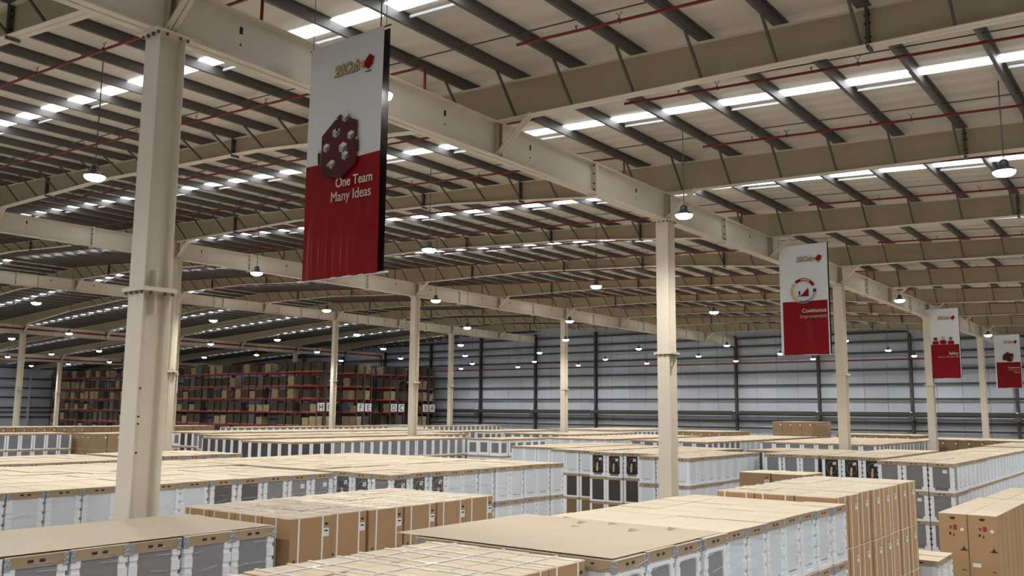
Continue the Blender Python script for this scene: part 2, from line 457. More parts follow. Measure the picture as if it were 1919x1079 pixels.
# ------------------------------------------------------------------ sprinkler pipes
def pipe(name, pts, r, lab, group=None, hang=None, heads=None):
    t = thing(name, lab, 'pipe', (0, 0, 0), 0, group)
    b = MB(); b.tube(pts, r, 'red_pipe', 8); obj('run', b, t)
    if hang:
        for (x, y, z) in hang:
            b = MB(); b.tube([(x, y, z + r), (x, y, z + .09)], .008, 'dark_steel', 5)
            b.tube([(x - .06, y, z + .16), (x, y, z + .09), (x + .06, y, z + .16)], .008, 'dark_steel', 5)
            b.box(x - .015, x + .015, y - r - .008, y + r + .008, z - r - .006, z + r + .01, 'dark_steel')
            obj('hanger', b, t)
    if heads:
        for (x, y, z) in heads:
            b = MB(); b.lathe([(.012, 0), (.012, .05), (.03, .06), (.03, .066)], (x, y, z + r), 'dark_steel', 6); obj('sprinkler_head', b, t)
    return t
zp = lambda x: ztop(x) - .15
k = 0
for k in range(0, 17):
    Y = 9.0 + 4.09 * k
    if abs((Y - Y0) % 8) < .3 or abs((Y - Y0) % 8 - 8) < .3: Y += .4
    for si, (xa, xb, nm) in enumerate(((-9.85, 12.0, 'right-hand roof span'), (-36.2, -12.35, 'span left of nearest columns'), (-61.2, -37.3, 'span beyond second column line'))):
        if si == 2 and Y > 60: continue
        if not any(inview(xa + (xb - xa) * q / 6, Y, zp(-20), 10) for q in range(7)): continue
        pts = [(xa, Y, zp(xa)), (xb, Y, zp(xb))]
        if si and k % 2 == 1 or (si and k == 0):
            pts += [(xb + .09, Y, zp(xb) - .03), (xb + .12, Y, zp(xb) - .12), (xb + .12, Y, zp(xb) - .75)]
        hs = []; hd = []
        x = xb - 2.2
        while x > xa:
            if inview(x, Y, zp(x), 5): hs.append((x, Y, zp(x))); hd.append((x - .9, Y, zp(x - .9)))
            x -= 2.9
        pipe('sprinkler_pipe', pts, .03, f'thin red sprinkler pipe, {ORD[k]} from the camera, {nm}', 'sprinkler pipes', hs[:12], hd[:12])
pipe('main_pipe', [(-77.8, YW - .5, CAMZ + 5.0), (12, YW - .5, CAMZ + 5.0)], .07, 'long red water pipe running level along the far wall', None, None)
pipe('main_pipe', [(XD + .28, -10, CAMZ + 7.2 + .0), (XD + .28, YW - 1.2, CAMZ + 7.2), (XD + .28, YW - 1.1, CAMZ + 7.1), (XD + .28, YW - 1.1, CAMZ + 2)], .09,
     'long red pipe beside the fourth column line, turning down at the far wall', None, None)
pipe('main_pipe', [(XE + .20, -10, CAMZ + 5.85), (XE + .20, YW - 1.2, CAMZ + 5.85)], .09, 'red pipe beside the beam at the far left', None, None)
pipe('drop_pipe', [(XB + .35, YW - .5, CAMZ + 5.0), (XB + .35, YW - .5, CAMZ + 7.0)], .06, 'short red upright pipe on the far wall right of the middle column', None, None)

# ------------------------------------------------------------------ stacked goods
PIT = .655; LH = .885
def post_mesh():
    b = MB(); z = .05; k = 0
    while z < .775:
        h = (.11, .05)[k % 2]; o = (.0, .014)[k % 2]
        b.box(.215 + 0, .320 - o, .215, .320 - o, z, min(z + h, .775), 'foam'); z += h; k += 1
    return b
T = {}
def setup():
    b = post_mesh(); T['post'] = b.mesh('corner_post')
    b = MB(); b.box(-.318, .318, -.318, .318, 0, .05, 'foam')
    for sx in (-1, 1):
        for sy_ in (-1, 1): b.box(min(sx * .17, sx * .322), max(sx * .17, sx * .322), min(sy_ * .17, sy_ * .322), max(sy_ * .17, sy_ * .322), .0, .13, 'foam')
    T['tray'] = b.mesh('foam_tray')
    b = MB(); b.box(-.324, .324, -.324, .324, .765, .876, 'card_side_shaded')
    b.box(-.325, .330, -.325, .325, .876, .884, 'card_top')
    for y in (-.07, .05): b.box(.325, .3265, y - .03, y + .03, .81, .84, 'ink')
    for x in (-.05, .07): b.box(x - .02, x + .02, -.3265, -.325, .825, .845, 'ink')
    for s in (-1, 1):
        b.box(.28, .329, min(s * .27, s * .329), max(s * .27, s * .329), .75, .876, 'foil')
    T['cap'] = b.mesh('card_cap')
    for n in ('white', 'grey', 'dark', 'brown'):
        b = MB(); b.box(-.3, .3, -.3, .3, .05, .79, 'panel_' + n)
        b.box(.3, .303, -.22, .22, .12, .13, 'cavity'); b.box(-.22, .22, -.303, -.3, .12, .13, 'cavity')
        T['body_' + n] = b.mesh('cabinet')
    # rear with opening, hose and cardboard tube
    b = MB(); b.box(.3, .304, -.225, .225, .12, .76, 'cavity'); T['rear'] = b.mesh('rear_opening')
    b = MB(); b.tube([(.312, .16 * math.cos(t * math.pi / 8), .48 + .2 * math.sin(t * math.pi / 8)) for t in range(16)], .012, 'hose', 6, True)
    T['hose'] = b.mesh('drain_hose')
    b = MB(); b.tube([(.33, -.02, .20), (.33, .0, .50)], .035, 'tube', 8); T['tube'] = b.mesh('paper_tube')
    b = MB(); b.box(.302, .312, .04, .15, .58, .68, 'paper'); T['tag'] = b.mesh('rating_label')
    # white frame with rounded opening
    b = MB()
    pts = []
    for (cx, cz, a0) in ((.16, .62, 0), (-.16, .62, 90), (-.16, .2, 180), (.16, .2, 270)):
        for q in range(5):
            t = math.radians(a0 + 22.5 * q); pts.append((cx + .07 * math.cos(t), cz + .07 * math.sin(t)))
    n = len(pts); i = len(b.v); b.v += [(.304, y, z) for y, z in pts]; b.f.append(tuple(range(i, i + n))); b.m.append('window')
    b.v += [(.322, y * 1.06, .41 + (z - .41) * 1.05) for y, z in pts]; b.v += [(.322, y * 1.2, .41 + (z - .41) * 1.2) for y, z in pts]; b.v += [(.3, y * 1.2, .41 + (z - .41) * 1.2) for y, z in pts]
    for r_ in range(3):
        for q in range(n):
            a, c = i + r_ * n + q, i + r_ * n + (q + 1) % n; b.f.append((a, c, c + n, a + n)); b.m.append('foam')
    T['window'] = b.mesh('window_frame')
    # wrap folds: white ribbons on the film, standing in for glints along its creases
    for v in range(3):
        rr = random.Random(v); b = MB()
        for q in range(7):
            z = rr.uniform(.12, .84); y = rr.uniform(-.3, .1); l = rr.uniform(.1, .3)
            b.bar((.329, y, z), (.331, y + l, z + rr.uniform(-.03, .05)), .003, .006, 'wrap_glint', (1, 0, 0))
        for q in range(4):
            z = rr.uniform(.12, .84); x = rr.uniform(-.3, .1); l = rr.uniform(.1, .3)
            b.bar((x, -.330, z), (x + l, -.331, z + rr.uniform(-.03, .05)), .003, .006, 'wrap_glint', (0, 1, 0))
        T['wrap_glint%d' % v] = b.mesh('wrap_fold_glint')
    # film stretched over the front, a thin slightly slack skin
    b = MB(); n = 6
    for q in range(n + 1):
        for p in range(n + 1):
            y = -.327 + .654 * p / n; z = .02 + .76 * q / n
            b.v.append((.326 + .004 * math.sin(p * 1.9 + q * 1.3), y, z))
    for q in range(n):
        for p in range(n):
            a = q * (n + 1) + p; b.f.append((a, a + 1, a + n + 2, a + n + 1)); b.m.append('film')
    T['film'] = b.mesh('stretch_film', True)
    # carton pieces
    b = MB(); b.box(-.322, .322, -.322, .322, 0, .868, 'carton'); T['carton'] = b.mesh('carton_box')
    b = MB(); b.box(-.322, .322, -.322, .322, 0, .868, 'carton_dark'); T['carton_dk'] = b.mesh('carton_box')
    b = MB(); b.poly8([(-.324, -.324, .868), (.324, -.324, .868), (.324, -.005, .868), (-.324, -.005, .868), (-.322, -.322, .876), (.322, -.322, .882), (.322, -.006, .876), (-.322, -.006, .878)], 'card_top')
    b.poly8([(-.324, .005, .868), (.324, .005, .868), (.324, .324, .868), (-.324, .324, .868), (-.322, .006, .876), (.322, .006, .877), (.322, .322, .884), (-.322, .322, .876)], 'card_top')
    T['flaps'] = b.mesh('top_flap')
    b = MB(); y = 0
    b.box(-.325, .327, -.012, .012, .884, .890, 'strap'); b.box(.3225, .327, -.012, .012, 0, .890, 'strap'); b.box(-.326, -.3225, -.012, .012, 0, .888, 'strap')
    T['strap'] = b.mesh('strap')
    b = MB(); b.box(-.045, .045, -.001, .001, -.055, .055, 'paper'); b.box(-.03, .03, -.0015, 0, .01, .03, 'ink'); T['plabel'] = b.mesh('paper_label')
    b = MB(); b.lathe([(.016, 0), (.016, .003)], (0, 0, 0), 'ink', 8); T['hole'] = b.mesh('hand_hole')
    b = MB(); b.plate([(-.035, 0), (0, -.022), (.035, 0), (0, .02)], -.001, .001, 'ink'); T['arrow'] = b.mesh('printed_mark')
setup()

POSTS = [(0, 0, 0), (0, 0, 1), (0, 0, 2), (0, 0, 3)]
def child(name, me, parent, loc=(0, 0, 0), rz=0):
    o = bpy.data.objects.new(name, me); COL.objects.link(o); o.parent = parent; o.location = loc
    if rz: o.rotation_euler = (0, 0, rz)
    return o
def machine(kind, x, y, z, rz, sx, sy_, label, group, near, rr):
    t = thing('washing_machine', label, 'washing machine', (x, y, z), rz, group); t.scale = (sx, sy_, 1)
    body = {'white': 'white', 'grey': 'grey', 'dark': 'dark', 'brown': 'brown', 'back': 'grey', 'window': 'white'}[kind]
    child('cabinet', T['body_' + body], t); child('foam_tray', T['tray'], t); child('card_cap', T['cap'], t)
    for q in range(4): child('corner_post', T['post'], t, (0, 0, 0), q * math.pi / 2)
    if kind == 'back':
        c = child('rear_opening', T['rear'], t); child('drain_hose', T['hose'], c); child('paper_tube', T['tube'], c); child('rating_label', T['tag'], c)
    if kind == 'window': child('window_frame', T['window'], t)
    if kind in ('grey', 'brown') and rr.random() < .25: child('rating_label', T['tag'], t)
    if near: child('wrap_fold_glint', T['wrap_glint%d' % rr.randrange(3)], t); child('stretch_film', T['film'], t)
    return t
def carton(kind, x, y, z, rz, sx, sy_, label, group, near, rr):
    t = thing('carton', label, 'carton', (x, y, z), rz, group); t.scale = (sx, sy_, 1)
    child('carton_box', T['carton_dk' if kind == 'plain_dark' else 'carton'], t); child('top_flap', T['flaps'], t)
    if kind in ('strap', 'tall'):
        for yy in (-.19, .19): child('strap', T['strap'], t, (0, yy, 0))
        if kind == 'strap':
            child('strap', T['strap'], t, (0, 0, .001), math.pi / 2)
    if kind != 'tall':
        child('paper_label', T['plabel'], t, (.3245, .25, .66), math.pi / 2)
        child('printed_mark', T['arrow'], t, (.3245, .25, .77), math.pi / 2)
        child('printed_mark', T['arrow'], t, (0, -.3245, .6), 0)
        o = child('hand_hole', T['hole'], t, (.322, .25, .30)); o.rotation_euler = (0, math.pi / 2, 0)
        o = child('hand_hole', T['hole'], t, (.322, -.25, .34)); o.rotation_euler = (0, math.pi / 2, 0)
    else:
        child('paper_label', T['plabel'], t, (.3245, .10, .66), math.pi / 2)
    return t

COLS = [(X, Y0 + 16 * k) for X in (XA, XB, XC, XD, XE) for k in range(5)]
PEND = []   # every visible unit: (distance, maker, args)
fill_m = MB(); fill_c = MB()
def block(place, x0, x1, nx, y0, y1, ny, L, kind, group, face='x', vis=2, what='m', zoff=0.0, skip=None, near=False, jz=0.0):
    """units fill [x0,x1]x[y0,y1]; the camera sees the +x side, the -y side and the top"""
    dx, dy = (x1 - x0) / nx, (y1 - y0) / ny
    rr = random.Random(place); rj = [rr.choice((0, 0, .012, -.015, .03, -.03)) for _ in range(40)]
    for i in range(nx):           # i counts back from the +x side
        for j in range(ny):       # j counts from the near (-y) end
            if skip and skip(i, j): continue
            cx, cy_ = x1 - (i + .5) * dx, y0 + (j + .5) * dy
            onx, ony = i == 0, j == 0; tz = rr.choice((0, 0, .0, .006, .012))
            if zoff: fill_c.box(cx - dx * .48, cx + dx * .48, cy_ - dy * .48, cy_ + dy * .48, 0, zoff - .004, 'wood')
            if any(abs(cx - a) < .22 + dx / 2 and abs(cy_ - c) < .24 + dy / 2 for a, c in COLS): continue
            lowest = L
            for l in range(L):    # l counts down from the top
                z = (L - 1 - l) * LH + zoff
                if l and not ((onx or ony) and l < vis): lowest = l; break
                if not inview(cx, cy_, z + LH, 80): lowest = l; break
                k = kind(i, j, l, rr) if callable(kind) else kind
                side = 'x' if (onx and not (ony and face == 'y')) else ('y' if ony else 'x')
                rz = (0 if side == 'x' else -math.pi / 2)
                sx, sy_ = dx / PIT, dy / PIT
                if rz: sx, sy_ = sy_, sx
                jx, jy = rr.uniform(-.003, .003) + (rj[j] if face == 'x' else 0), rr.uniform(-.003, .003) + (0 if face == 'x' else rj[i])
                z += tz if l == 0 else 0
                d = math.hypot(cx, cy_)
                row = 'front row' if (i if face == 'x' else j) == 0 else ORD[(i if face == 'x' else j)] + ' row back'
                pos = ORD[j if face == 'x' else nx - 1 - i] + ' from left'
                lay = ('top layer', 'second layer down', 'third layer down', 'fourth layer down')[l]
                if what == 'm':
                    look = {'white': 'white wrapped washer', 'grey': 'grey wrapped washer', 'dark': 'dark wrapped washer', 'brown': 'brown wrapped washer',
                            'back': 'hose-backed washer', 'window': 'frame-fronted washer'}[k]
                    if l == 0 and not onx and not ony: look = 'card-capped washer'
                else:
                    look = {'strap': 'strapped cardboard carton', 'tall': 'plain tan carton', 'plain_dark': 'brown cardboard carton', 'plain': 'tan cardboard carton'}[k]
                PEND.append((d + (3 if l else 0) + (0 if onx or ony else 14), what, k, cx + jx, cy_ + jy, z, rz, sx * (.99 if rz else .988), sy_ * (.970 if face == 'x' and not rz else .985), f'{look}, {pos}, {row}, {lay}, {place}', group, near, onx or ony))
            if lowest > 0 and lowest < L + 1:
                h = (L - lowest) * LH + zoff
                if h > .3 and lowest < L:
                    (fill_m if what == 'm' else fill_c).box(cx - dx * .49, cx + dx * .49, cy_ - dy * .49, cy_ + dy * .49, 0.0, h - .003, 'panel_grey' if what == 'm' else 'carton_dark')
            if lowest == 0:
                (fill_m if what == 'm' else fill_c).box(cx - dx * .49, cx + dx * .49, cy_ - dy * .49, cy_ + dy * .49, 0.0, L * LH - .003, 'panel_white' if what == 'm' else 'carton_dark')

WM = 'wrapped washing machines'
CT = 'stacked cardboard cartons'
def k5(i, j, l, rr):
    if i: return 'white'
    return 'dark' if j in (10, 11) else ('grey' if j > 11 else 'white')
block('grey block lower left', -11.3, -9.35, 3, 2.9, 7.48, 7, 4, 'grey', WM, vis=2, near=True)
block('left strapped block', -11.75, -9.42, 4, 7.72, 12.0, 6, 4, 'strap', CT, vis=2, what='c', zoff=.07)
block('front bottom strapped block', -7.0, -4.96, 3, 3.9, 7.86, 6, 4, 'strap', CT, vis=2, what='c')
block('long front right block', -7.42, -4.72, 4, 7.95, 15.3, 11, 4, lambda i, j, l, rr: 'window' if j < 4 else 'white', WM, vis=3, near=True)
block('tan block lower right', -6.98, -4.86, 3, 15.42, 20.6, 8, 4, 'tall', CT, vis=4, what='c', zoff=.09)
block('block behind first column', -20.2, -16.25, 6, 4.6, 14.6, 15, 4, k5, WM, vis=2, near=True)
block('rear left block', -23.4, -20.35, 5, 6.0, 15.0, 14, 4, 'white', WM, vis=1)
block('white block at centre', -17.4, -14.8, 4, 15.0, 22.1, 11, 4, lambda i, j, l, rr: 'back' if j < 3 else 'white', WM, vis=3, near=True)
block('capped block behind centre', -23.3, -17.6, 9, 15.1, 21.8, 10, 4, 'white', WM, vis=1)
block('low block far left', -28.4, -24.5, 6, 10.6, 14.6, 6, 4, lambda i, j, l, rr: rr.choice(('dark', 'grey', 'dark')), WM, vis=1)
block('framed block behind column', -28.6, -25.4, 5, 15.2, 18.8, 5, 4, 'window', WM, vis=2)
block('far left grey block', -54.5, -52.0, 4, 19.5, 26.6, 10, 4, 'grey', WM, vis=2)
block('far left brown block', -52.5, -50.0, 4, 26.9, 31.5, 6, 4, 'plain_dark', CT, vis=3, what='c')
block('tall rear block left', -53.5, -48.6, 7, 33.2, 55.0, 32, 4, lambda i, j, l, rr: ('grey', 'back', 'window')[(i // 2) % 3] if j == 0 else 'grey', WM, face='y', vis=2)
block('dark-fronted block', -41.6, -38.4, 5, 28.2, 46.0, 26, 4, lambda i, j, l, rr: 'dark' if j < 1 else 'grey', WM, vis=2)
block('centre left grey block', -36.2, -32.6, 5, 26.6, 39.4, 20, 4, lambda i, j, l, rr: 'back' if j < 4 else 'grey', WM, vis=2)
block('row behind grey block', -46.2, -42.6, 5, 31.0, 52.0, 30, 4, 'grey', WM, vis=2)
block('carton row by racks', -72.0, -69.0, 4, 26.0, 48.0, 30, 4, 'plain_dark', CT, vis=2, what='c')
block('rear row by racks', -64.0, -61.6, 3, 45.0, 62.0, 24, 4, 'grey', WM, vis=2)
block('white stack by racks', -63.5, -61.0, 3, 62.3, 66.3, 5, 4, 'white', WM, vis=2, zoff=.05)
block('far row left of wall', -62.0, -59.3, 3, 66.8, 76.5, 14, 4, 'grey', WM, vis=2)
block('framed far row', -45.5, -42.0, 5, 53.0, 62.0, 13, 4, 'window', WM, vis=2)
block('framed stack centre', -31.9, -29.6, 3, 38.2, 42.5, 6, 4, 'window', WM, vis=4)
block('white block beyond centre', -23.6, -20.9, 4, 31.2, 38.0, 10, 4, 'white', WM, face='y', vis=2)
block('left hose stack', -20.5, -18.5, 3, 29.7, 36.6, 10, 4, lambda i, j, l, rr: ('white', 'back', 'brown', 'brown')[l], WM, face='y', vis=4)
block('middle hose stack', -18.2, -15.35, 4, 28.9, 36.6, 11, 4, lambda i, j, l, rr: ('back', 'back', 'brown', 'brown')[l], WM, face='y', vis=4)
block('stack by second column', -15.2, -13.35, 3, 27.3, 33.3, 9, 4, 'white', WM, face='y', vis=3)
block('pair behind tan block', -9.35, -7.7, 2, 21.9, 23.3, 2, 4, 'plain_dark', CT, vis=2, what='c', face='y')
block('grey trio, third column', -12.95, -10.95, 3, 32.7, 38.6, 9, 4, 'grey', WM, face='y', vis=2)
block('hose trio, third column', -10.8, -8.7, 3, 32.6, 41.0, 12, 4, 'back', WM, face='y', vis=2)
block('far right wrapped block', -8.3, -6.05, 3, 30.4, 48.0, 26, 4, lambda i, j, l, rr: 'grey' if j == 0 else 'white', WM, face='y', vis=4)
block('dark pair behind stack', -14.7, -13.1, 2, 35.2, 38.9, 5, 4, 'dark', WM, face='y', vis=3)
block('low stack beside tan', -6.2, -4.55, 2, 20.9, 22.3, 2, 2, 'white', WM, face='y', vis=2, zoff=.2)
# rows towards the far wall
block('far row one', -38.5, -33.0, 7, 50.0, 58.5, 12, 4, 'grey', WM, face='y', vis=2)
block('far row two', -30.5, -26.0, 6, 43.0, 55.0, 18, 4, 'white', WM, vis=2)
block('far row three', -24.5, -20.0, 6, 43.0, 60.0, 24, 4, lambda i, j, l, rr: 'grey' if j < 6 else 'white', WM, vis=2)
block('far row four', -46.0, -38.5, 9, 66.0, 78.0, 16, 4, lambda i, j, l, rr: 'window' if j < 9 else 'grey', WM, vis=2)
block('far brown cartons', -36.0, -30.5, 7, 68.0, 74.0, 8, 4, 'plain_dark', CT, vis=3, what='c', face='y')
block('far grey block', -18.6, -12.7, 8, 46.5, 60.0, 20, 4, 'grey', WM, vis=2)
block('brown stack by wall', -26.0, -23.0, 4, 67.5, 72.0, 6, 5, 'plain_dark', CT, vis=3, what='c', face='y')
block('brown row by wall', -22.0, -16.0, 8, 70.0, 75.0, 7, 4, 'plain_dark', CT, vis=2, what='c', face='y')
block('dark row far right', -13.9, -6.0, 11, 60.5, 66.0, 8, 4, 'plain_dark', CT, vis=3, what='c', face='y')
block('far right row', -8.5, -4.0, 6, 49.5, 58.0, 12, 4, 'white', WM, face='y', vis=2)

random.seed(11)
PEND.sort(key=lambda t: t[0])
cnt = {'m': 0, 'c': 0}; far_m = MB(); far_c = MB()
for (d, what, k, x, y, z, rz, sx, sy_, label, group, near, edge) in PEND:
    rr = random.Random(hash((round(x, 1), round(y, 1), round(z, 1))))
    if cnt[what] < 300:
        cnt[what] += 1
        (machine if what == 'm' else carton)(k, x, y, z, rz, sx, sy_, label, group, near and edge, rr)
    else:
        hx, hy = .322 * (sx if not rz else sy_), .322 * (sy_ if not rz else sx)
        if what == 'm':
            pn = {'white': 'panel_white', 'grey': 'panel_grey', 'dark': 'panel_dark', 'brown': 'panel_brown', 'back': 'panel_dark', 'window': 'foam'}[k]
            b = far_m
            b.box(x - hx * .93, x + hx * .93, y - hy * .93, y + hy * .93, z + .05, z + .79, pn)
            b.box(x - hx, x + hx, y - hy, y + hy, z, z + .05, 'foam')
            b.box(x - hx, x + hx, y - hy, y + hy, z + .79, z + .875, 'card_side_shaded'); b.box(x - hx, x + hx, y - hy, y + hy, z + .875, z + .884, 'card_top')
            if edge:
                for a in (-1, 1):
                    for c in (-1, 1):
                        b.box(min(x + a * hx, x + a * hx * .72), max(x + a * hx, x + a * hx * .72), min(y + c * hy, y + c * hy * .72), max(y + c * hy, y + c * hy * .72), z + .05, z + .79, 'foam')
                if k == 'window':
                    b.box(x + hx * .93, x + hx * .96, y - hy * .62, y + hy * .62, z + .16, z + .68, 'window')
                    b.box(x - hx * .62, x + hx * .62, y - hy * .96, y - hy * .93, z + .16, z + .68, 'window')
        else:
            b = far_c
            b.box(x - hx, x + hx, y - hy, y + hy, z, z + .87, 'carton_dark'); b.box(x - hx, x + hx, y - hy, y + hy, z + .87, z + .884, 'card_top')
            if edge:
                b.box(x - hx * .5, x - hx * .2, y - hy * 1.01, y - hy, z + .72, z + .8, 'paper'); b.box(x - .04, x + .04, y - hy * 1.01, y - hy, z + .5, z + .53, 'ink')
def stuff(name, mb, label, cat):
    if not mb.f: return
    o = obj(name, mb); tag(o, label, cat); o['kind'] = 'stuff'
stuff('distant_machines', far_m, 'distant rows of wrapped washing machines towards the far wall', 'washing machines')
stuff('distant_cartons', far_c, 'distant rows of brown cartons towards the far wall', 'cartons')
stuff('buried_machines', fill_m, 'machines inside and under the stacked blocks', 'washing machines')
stuff('buried_cartons', fill_c, 'cartons inside and under the stacked blocks', 'cartons')

# ------------------------------------------------------------------ cardboard sheets lying on the blocks
def sheet(label, x0, x1, y0, y1, z, folds):
    t = thing('cardboard_sheet', label, 'cardboard sheet', ((x0 + x1) / 2, (y0 + y1) / 2, z))
    nx, ny = 24, 40; rr = random.Random(5); b = MB(); W, D = (x1 - x0), (y1 - y0)
    ridges = [(rr.uniform(-W * .45, W * .45), a, a + rr.uniform(.6, 2.2)) for a in [rr.uniform(-D / 2, D / 3) for _ in range(7)]]
    for q in range(ny + 1):
        for p in range(nx + 1):
            x = -W / 2 + W * p / nx; y = -D / 2 + D * q / ny
            zz = .007 + .004 * math.sin(x * 5.2 + math.sin(y * 2.1)) + .004 * math.sin(y * 3.7 + x)
            for rx, ra, rb in ridges:
                if abs(x - rx) < W / nx * .6 and ra < y < rb: zz += .012
            e = min(p, nx - p, q, ny - q)
            if e == 0: zz = .004
            b.v.append((x, y, max(zz, .002)))
    for q in range(ny):
        for p in range(nx):
            a = q * (nx + 1) + p; b.f.append((a, a + 1, a + nx + 2, a + nx + 1)); b.m.append('card_sheet')
    obj('sheet', b.mesh('sheet', True), t)
    for (x, y, l) in folds:      # torn, lifted flaps
        b = MB(); i = len(b.v)
        b.v += [(x, y, .014), (x + .05, y + l, .016), (x - .03, y + l * .5, .038), (x + .012, y + l * .5, .014)]
        b.f += [(0, 1, 2), (0, 2, 3), (1, 3, 2)]; b.m += ['carton'] * 3
        obj('torn_flap', b, t)
    return t
sheet('large flat cardboard sheet covering the grey block lower left', -11.32, -9.37, 2.95, 7.45, 4 * LH + .013, [])
sheet('large creased cardboard sheet with torn flaps, beside the front strapped cartons', -7.75, -4.75, 7.97, 10.6, 4 * LH + .013,
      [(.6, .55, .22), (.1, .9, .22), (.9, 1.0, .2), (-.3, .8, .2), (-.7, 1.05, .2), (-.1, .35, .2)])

# ------------------------------------------------------------------ tall fridge cartons at the right
FH = 1.92
def fm():
    b = MB(); b.box(-.31, .31, -.31, .31, 0, FH - .012, 'carton'); T['fc'] = b.mesh('carton_box')
    b = MB(); b.box(-.312, .312, -.312, -.003, FH - .012, FH, 'card_top'); b.box(-.312, .312, .003, .312, FH - .012, FH, 'card_top'); T['ff'] = b.mesh('top_flap')
    b = MB(); b.box(.3, .316, -.316, -.3, .02, FH - .02, 'card_side_shaded'); T['fe'] = b.mesh('edge_tape')
    b = MB()
    b.plate([(-.075, FH - .10), (-.03, FH - .135), (.03, FH - .135), (.075, FH - .10), (.03, FH - .075), (-.03, FH - .075)], -.314, -.311, 'ink')
    b.box(-.075, -.02, -.3125, -.311, FH - .36, FH - .29, 'ink_red'); b.box(.01, .09, -.3125, -.311, FH - .38, FH - .26, 'ink_red')
    b.box(-.09, -.04, -.3125, -.311, FH - .50, FH - .44, 'ink'); b.box(.0, .03, -.3125, -.311, FH - .53, FH - .47, 'ink')
    b.plate([(.19, FH - .80), (.22, FH - .73), (.25, FH - .80), (.30, FH - .83), (.30, FH - .845), (.14, FH - .845), (.14, FH - .83)], -.314, -.311, 'ink')
    b.box(.16, .25, -.3125, -.311, FH - 1.30, FH - 1.28, 'ink'); b.box(-.1, .14, -.3125, -.311, FH - 1.49, FH - 1.46, 'ink')
    T['fp'] = b.mesh('printed_marks')
    b = MB(); b.lathe([(.04, 0), (.04, .003)], (0, 0, 0), 'paper', 12); T['fs'] = b.mesh('round_sticker')
    b = MB(); b.box(-.09, .09, -.001, .001, -.045, .045, 'paper'); T['fl'] = b.mesh('paper_label')
fm()
low = MB()
fx, fy = 5.2, 24.05
for j in range(15):
    for i in range(2):
        sh = 0 if j < 8 else .12
        cx, cy_ = -fx + .32 + i * .64 + sh, fy + .32 + j * .655 + (0.12 if j >= 8 else 0)
        lab = ('left' if i == 0 else 'right') + f' tall fridge carton, {ORD[j]} pair back from the aisle end, far right'
        if j == 0: lab = ('left' if i == 0 else 'right') + ' tall fridge carton at the aisle end of the far right stack'
        t = thing('fridge_carton', lab, 'carton', (cx, cy_, .75), 0, 'tall fridge cartons')
        child('carton_box', T['fc'], t); child('top_flap', T['ff'], t); child('edge_tape', T['fe'], t)
        if j == 0:
            child('printed_marks', T['fp'], t)
            o = child('round_sticker', T['fs'], t, (.2, -.311, FH - .36)); o.rotation_euler = (math.pi / 2, 0, 0)
            if i: child('paper_label', T['fl'], t, (-.16, -.312, FH - 1.16))
        low.box(cx - .31, cx + .31, cy_ - .31, cy_ + .31, .12, .748, 'carton_dark'); low.box(cx - .31, cx + .31, cy_ - .31, cy_ + .31, 0, .1, 'wood')
stuff('carton_base_layer', low, 'lower cartons on pallets under the tall fridge cartons', 'cartons')

# ------------------------------------------------------------------ pallet racks with their loads
LV = [CAMZ + q for q in (-3.25, -1.78, -.28, 1.20, 2.62, 4.18)]
RX = -76.7; RB = 2.7; RD = 1.05
b = MB(); b.box(-RB + .05, -.05, -.03, .03, -.12, 0, 'red_beam'); beam_m = b.mesh('beam')
b = MB(); b.box(-.05, .05, -.04, .04, 0, CAMZ + 5.1, 'galvanized'); up_m = b.mesh('upright')
b = MB()
z = .3
while z < CAMZ + 4.3: b.bar((0, 0, z), (0, RD, z + .8), .03, .03, 'galvanized', (1, 0, 0)); b.bar((0, RD, z + .8), (0, 0, z + 1.6), .03, .03, 'galvanized', (1, 0, 0)); z += 1.6
lace_m = b.mesh('frame_lacing')
text_q = []
def load_mesh(v):
    rr = random.Random(100 + v); b = MB(); b.box(-.5, .5, -.5, .5, 0, .12, 'wood')
    m = ('load_shaded', 'load_tan', 'load_shaded', 'load_grey', 'load_tan', 'load_shaded', 'load_shaded', 'load_tan')[v]
    z = .12; n = (4, 6, 2, 1, 5, 3, 1, 3)[v]; H = (1.05, .95, 1.1, 1.15, .8, 1.0, .9, .7)[v]
    for q in range(n):
        h = H / n; e = rr.uniform(0, .05); s = rr.uniform(-.03, .03)
        if n > 2: b.box(-.48 + e + s, -.01 + s, -.48 + e, .48 - e, z, z + h * .93, m); b.box(.01 + s, .48 - e + s, -.48 + e, .48 - e, z, z + h * .93, m)
        else: b.box(-.46 + e, .46 - e, -.46, .46, z, z + h * .97, m)
        b.box(-.44, .44, -.44, .44, z + h * .9, z + h, 'load_shaded'); z += h
    return b.mesh('load')
LM = [load_mesh(v) for v in range(8)]
LK = ['dark box stack', 'tan box stack', 'brown crate stack', 'grey wrapped load', 'tan flat box stack', 'brown box stack', 'brown crate', 'low tan box stack']
rr = random.Random(21)
RK = [('H', 66.1), ('G', 67.4), ('F', 72.0), ('E', 73.2), ('D', 77.4), ('C', 78.7), ('B', 83.0), ('A', 84.2)]
